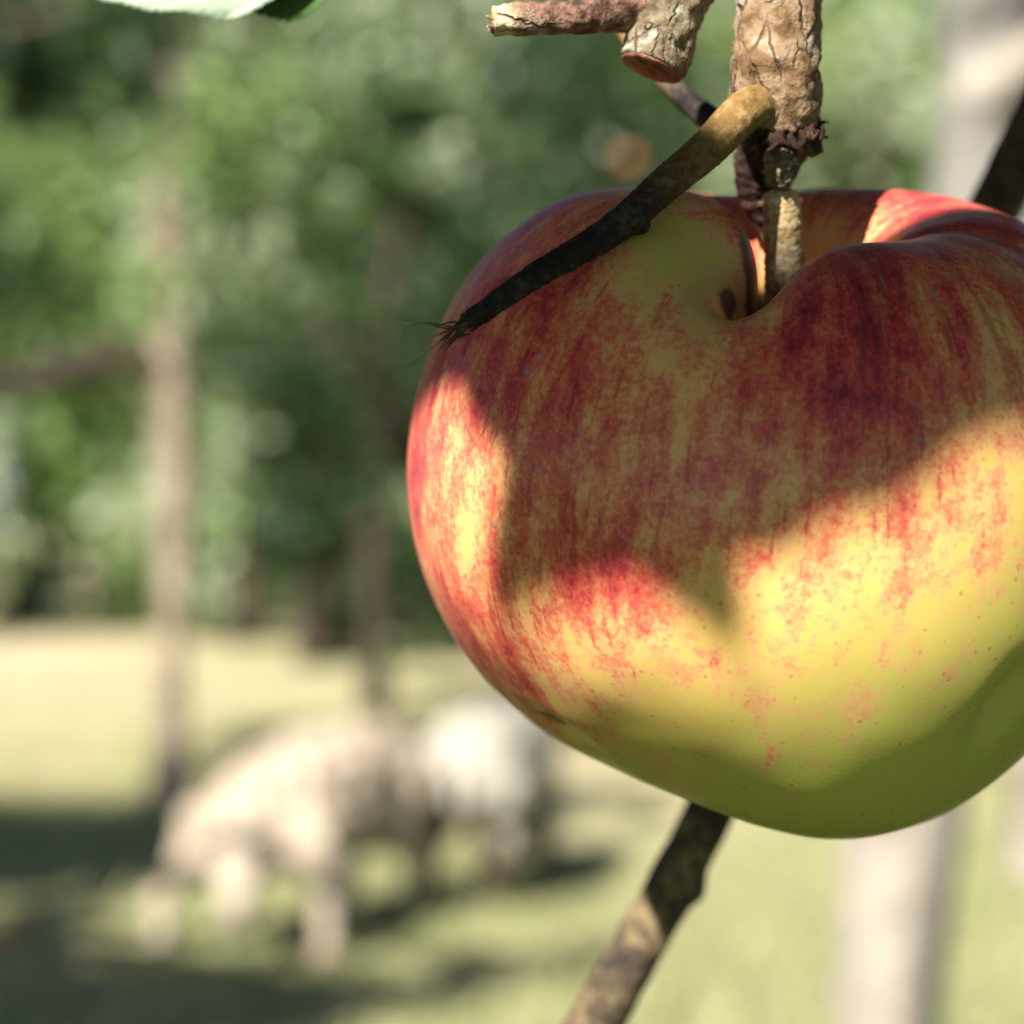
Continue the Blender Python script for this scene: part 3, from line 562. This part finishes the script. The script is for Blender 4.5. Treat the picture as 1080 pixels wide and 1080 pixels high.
for k in range(14):
    a = random.uniform(0, 6.28); c = at(524+random.uniform(-3, 6), 22, .249)+Vector((0, math.cos(a)*.001, math.sin(a)*.0012)); e = c+Vector((-random.uniform(.0004, .0014), 0, random.uniform(-.0005, .0005)))
    sp.append(tube_arrays([c, c.lerp(e, .5), e], [.0004, .0003, .00008], rings=5, seg=6))
joined('splinters', sp, M['broken'], snapped)
tube('thin_twig', [at(640, 10, .276), at(690, 72, .274), at(722, 104, .272), at(760, 132, .268), at(800, 140, .262)], [px2m(r, .27) for r in (9, 10, 12, 14, 16)], M['twig'], root, rings=60, seg=20, rough=.0001, rs=900)
# twig passing behind the fruit
tube('back_twig', [at(600, 1130, .326), at(652, 1035, .327), at(702, 945, .329), at(745, 862, .330), at(850, 640, .334), at(960, 410, .334), at(1070, 175, .330), at(1130, 40, .328), at(1190, -120, .322), at(1260, -330, .31)],
     [px2m(r, .33) for r in (29, 28, 27, 26, 28, 28, 27, 27, 28, 30)], M['backtwig'], root, rings=150, seg=28, rough=.00025, rs=330,
     knots=[(.145, 0.4, .0014, .0022), (.145, 1.2, .0010, .0022)])
# limbs and trunk out of frame
hub = Vector((.62, .50, 1.62))
tube('trunk', [(1.05, .62, -.04), (1.03, .62, .4), (1.0, .60, .95), (.97, .60, 1.35), (1.0, .66, 2.0)], [.13, .10, .095, .09, .06], M['limb'], root, rings=50, seg=24, rough=.01, rs=12)
tube('limb', [(.98, .60, 1.25), (.85, .56, 1.5), hub, (.30, .36, 1.575), at(842, -330, .272), (-.10, .30, 1.56), (-.35, .36, 1.60)], [.05, .04, .032, .02, .011, .008, .005], M['limb'], root, rings=110, seg=20, rough=.0015, rs=60)
tube('limb', [hub, (.36, .36, 1.60), at(1260, -330, .31)], [.02, .011, .0045], M['limb'], root, rings=40, seg=16, rough=.001, rs=80)
tube('limb', [(.05, .30, 1.553), at(800, -300, .272)], [.008, .0055], M['limb'], root, rings=20, seg=14, rough=.0008, rs=90)
# ---- leaves
def leaf_mesh(name, seed, fold=.18, curl=.25, wave=.03):
    n, k = 60, 7; V = []; uv = []; rr = random.Random(seed); ph = rr.uniform(0, 6)
    for i_ in range(n+1):
        t = i_/n; hw = .30*math.sin(math.pi*min(1, t**.82))**.8*(1-.15*t)+.002
        for j_ in range(-k, k+1):
            u = j_/k; ser = (1+(rr.uniform(.008, .034)*((i_ % 2)*2-1))*(abs(u) > .99)+.02*math.sin(9*t+ph)*(abs(u) > .8))
            y = u*hw*ser; x = t+(.018 if i_ % 2 and abs(j_) == k else 0)
            z = fold*abs(y)*1.2-curl*(t-.45)**2+wave*math.sin(t*11+ph+u*1.5)*abs(u)+.012*math.sin(26*(t-.3*abs(u)))*abs(u)
            V.append((x-.5, y, z)); uv.append((t, u, 0))
    m_ = 2*k+1; Qs = [(a*m_+b_, a*m_+b_+1, (a+1)*m_+b_+1, (a+1)*m_+b_) for a in range(n) for b_ in range(2*k)]
    # lens-shaped blade with real thickness
    V = np.array(V); V2 = V-np.array([0, 0, .006]); N_ = len(V); Q = np.array(Qs); Qb = Q[:, ::-1]+N_
    rim = []
    for a in range(n):
        for c_, fl in ((0, False), (2*k, True)):
            p_, q_ = a*m_+c_, (a+1)*m_+c_; rim.append((p_, q_, q_+N_, p_+N_) if fl else (q_, p_, p_+N_, q_+N_))
    me_ = mesh_np(name, np.vstack([V, V2]), np.vstack([Q, Qb, np.array(rim)]), True, {'leafuv': np.array(uv+uv)}); me_.materials.append(M['leaf']); return me_
M['leaf_under'] = mat_leaf('apple_leaf_underside', [(.30, .40, .26), (.36, .46, .32), (.42, .50, .38)], (.3, .5, .15), .2, .5, .5, True)
LM = [leaf_mesh('leaf', s_, f_, c_) for s_, f_, c_ in ((1, .12, .15), (2, .3, .3), (3, .2, .1), (4, .4, .35))]
def put_leaf(centre, xdir, zdir, length, width_k=1.0, mi=0, stem_to=None):
    x = Vector(xdir).normalized(); z = Vector(zdir); z = (z-x*z.dot(x)).normalized(); y = z.cross(x)
    o = bpy.data.objects.new('leaf', LM[mi]); COL.objects.link(o); o.parent = root
    mw = Matrix(((x.x*length, y.x*length*width_k, z.x*length, centre[0]), (x.y*length, y.y*length*width_k, z.y*length, centre[1]), (x.z*length, y.z*length*width_k, z.z*length, centre[2]), (0, 0, 0, 1)))
    o.matrix_parent_inverse = Matrix.Identity(4); o.matrix_basis = Matrix.Translation(-Vector(root.location)) @ mw
    if stem_to is not None:
        b_ = Vector(centre)-x*length*.5-z*length*.05; s_ = Vector(stem_to)
        tube('petiole', [b_, b_.lerp(s_, .5)+Vector((0, 0, -.003)), s_], [.0006, .0007, .0009], M['twig'], root, rings=10, seg=8)
U = np.cross([0, 0, 1], S); U /= np.linalg.norm(U); VV = np.cross(S, U)
SHADE = [[0.004, -0.0129, -0.641, 0.02, 0.0134], [0.0195, 0.0072, 4.3852, 0.0247, 0.0141], [0.015, -0.0049, 0.7603, 0.0361, 0.0173], [0.0104, -0.0102, -2.4382, 0.0343, 0.0168], [-0.0048, -0.0078, -7.246, 0.0313, 0.0165], [0.0312, 0.0167, 4.1389, 0.0268, 0.0166], [-0.012, 0.0036, 3.5047, 0.0258, 0.0168]]
P3 = lambda a, b, k: Vector(AC+U*a+VV*b+S*k)
shoot = [P3(.30, .22, .30), P3(.16, .10, .50), P3(.07, .045, .55), P3(.025, .015, .575), P3(.002, -.004, .60)]
tube('shoot', shoot, [.005, .0035, .0024, .002, .0013], M['limb'], root, rings=60, seg=14, rough=.0003, rs=300)
tube('limb', [hub, hub.lerp(shoot[0], .5)+Vector((0, -.02, .04)), shoot[0]], [.016, .009, .005], M['limb'], root, rings=40, seg=14, rough=.001, rs=80)
for n_, (a, b, th, hl, hw) in enumerate(SHADE):
    k = .50+.014*n_; c = P3(a, b, k); d = np.cos(th)*U+np.sin(th)*VV
    e0 = Vector(np.array(c)-d*hl); e1 = Vector(np.array(c)+d*hl); near = shoot[3]
    if (e1-near).length < (e0-near).length: d = -d
    put_leaf(c, d, S+RNG.normal(size=3)*.12, 2*hl*1.04, hw/hl/.56, n_ % 2, min(shoot[2:], key=lambda q_: (q_-c).length))
# leaves showing at the top edge
LU = LM[2].copy(); LU.materials[0] = M['leaf_under']; LM.append(LU)
put_leaf(at(186, -58, .285), (-1, .12, .12), (-.25, -.85, .40), .0375, 1.25, 4, at(440, -180, .27))
put_leaf(at(250, -52, .290), (-1, .10, .04), (-.35, -.78, .52), .0375, 1.3, 0, at(440, -180, .27))
tube('shoot', [(.02, .30, 1.558), at(520, -260, .28), at(440, -182, .271), at(330, -280, .262)], [.006, .003, .002, .001], M['limb'], root, rings=40, seg=12, rough=.0003, rs=300)
# further leaves along the limbs, clear of the picture
shoots = []
cnt = 0
while cnt < 130:
    t = random.random(); p_ = Vector((.62, .50, 1.62)).lerp(Vector((-.35, .34, 1.60)), t)+Vector((random.gauss(0, .10), random.gauss(.02, .10), random.gauss(.10, .08)))
    if p_.y > .05 and (p_.z-ZC)/p_.y < .30 and abs(p_.x)/p_.y < .32: continue
    rel = np.array(p_)-AC; a, b, k = rel @ U, rel @ VV, rel @ S
    if k > -.05 and -.15 < a < .12 and -.08 < b < .13: continue
    if p_.z < 1.5: continue
    put_leaf(p_, (random.gauss(0, 1), random.gauss(0, 1), random.gauss(-.3, .4)), (random.gauss(-.3, .5), random.gauss(-.5, .5), 1), random.uniform(.045, .075), random.uniform(.9, 1.2), random.randrange(4)); cnt += 1

def added_canopy():  # unseen leaves added overhead to cut sky fill, sun gap left open
    N = 26000; k = 300; cc = np.stack([RNG.uniform(-3.2, 2.3, k), RNG.uniform(-2.4, .8, k), RNG.uniform(1.75, 3.3, k)], -1)
    p = cc[RNG.integers(0, k, N)]+RNG.normal(size=(N, 3))*np.array([.20, .20, .13])
    rel = p-AC; a, b, q = rel @ U, rel @ VV, rel @ S
    ok = ~((q > -.1) & (a > -.20) & (a < .13) & (b > -.10) & (b < .14))
    ok &= ~((p[:, 1] > -.05) & (p[:, 2]-ZC < .42*np.maximum(p[:, 1], .0)+.12) & (np.abs(p[:, 0]) < .42*np.maximum(p[:, 1], 0)+.12))
    ok &= (p[:, 2] > 1.62) & (p[:, 1] < .95) & (np.linalg.norm(p-np.array([0, 0, ZC]), axis=1) > .3)
    kk = (3.3-p[:, 1])/-S[1]; xa, za = p[:, 0]-kk*S[0], p[:, 2]-kk*S[2]; ok &= ~((np.abs(xa-.62) < .22) & (za > .1))
    p = p[ok]; n = len(p); nrm = RNG.normal(size=(n, 3))*.6+np.array([0, -.2, 1.]); nrm /= np.linalg.norm(nrm, axis=1, keepdims=True)
    t_ = np.cross(nrm, RNG.normal(size=(n, 3))); t_ /= np.linalg.norm(t_, axis=1, keepdims=True); b_ = np.cross(nrm, t_)
    L = .08*RNG.uniform(.7, 1.3, n)[:, None]; W = L*.33
    V = np.stack([p-t_*L*.5, p+b_*W+nrm*L*.08, p+t_*L*.5-nrm*L*.06, p-b_*W+nrm*L*.08], 1).reshape(-1, 3)
    tag(link('crown', mesh_np('crown', V, np.arange(n*4).reshape(-1, 4), False), M['lf_added_canopy'], root), kind='stuff')
    for e in ((-1.6, -1.2, 2.4), (1.8, -1.6, 2.5), (.3, -2.4, 2.6), (-.6, -.6, 2.3), (1.9, .3, 2.4)):
        e = Vector(e); s0 = Vector((1.0, .66, 1.98)); tube('limb', [s0, s0.lerp(e, .5)+Vector((0, 0, .25)), e], [.05, .035, .012], M['limb'], root, rings=24, seg=12, rough=.004, rs=20)
added_canopy()

# ------------------------------------------------------------------ other apples
def small_apple(loc, r, mat, label, stalk_to=None):
    prof = catmull([(a, b, 0) for a, b in PROF], 20); n = 24; a = np.arange(n)/n*2*np.pi
    V = np.stack([prof[:, :1]*np.cos(a), prof[:, :1]*np.sin(a), prof[:, 1:2]*np.ones(n)], -1).reshape(-1, 3)*r
    i_ = np.arange(20*n).reshape(20, n); j_ = np.roll(i_, -1, 1)
    o = empty('apple', loc); tag(o, label, 'apple', 'other apples in the orchard')
    me_ = mesh_np('skin', V, np.stack([i_[:-1], i_[1:], j_[1:], j_[:-1]], -1).reshape(-1, 4)); s_ = bpy.data.objects.new('skin', me_); COL.objects.link(s_); me_.materials.append(mat); s_.parent = o
    L = Vector(loc); tube('stalk', [L+Vector((0, 0, .5*r)), L+Vector((.002, 0, r)), L+Vector((.004, 0, 1.7*r))], [.002, .002, .003], M['bark_dark'], o, rings=6, seg=6)
    return o
small_apple(at(8, 985, 7.0)*1.0, .045, M['fallen'], 'fallen orange apple in the shaded grass at the left edge').rotation_euler = (1.2, .3, 0)
small_apple(at(2, 62, 10.8), .05, M['redapple'], 'orange apple hanging among leaves in the top left corner')
small_apple(at(664, 168, 14.0), .058, M['redapple'], 'orange-red apple hanging in the foliage above the big apple')
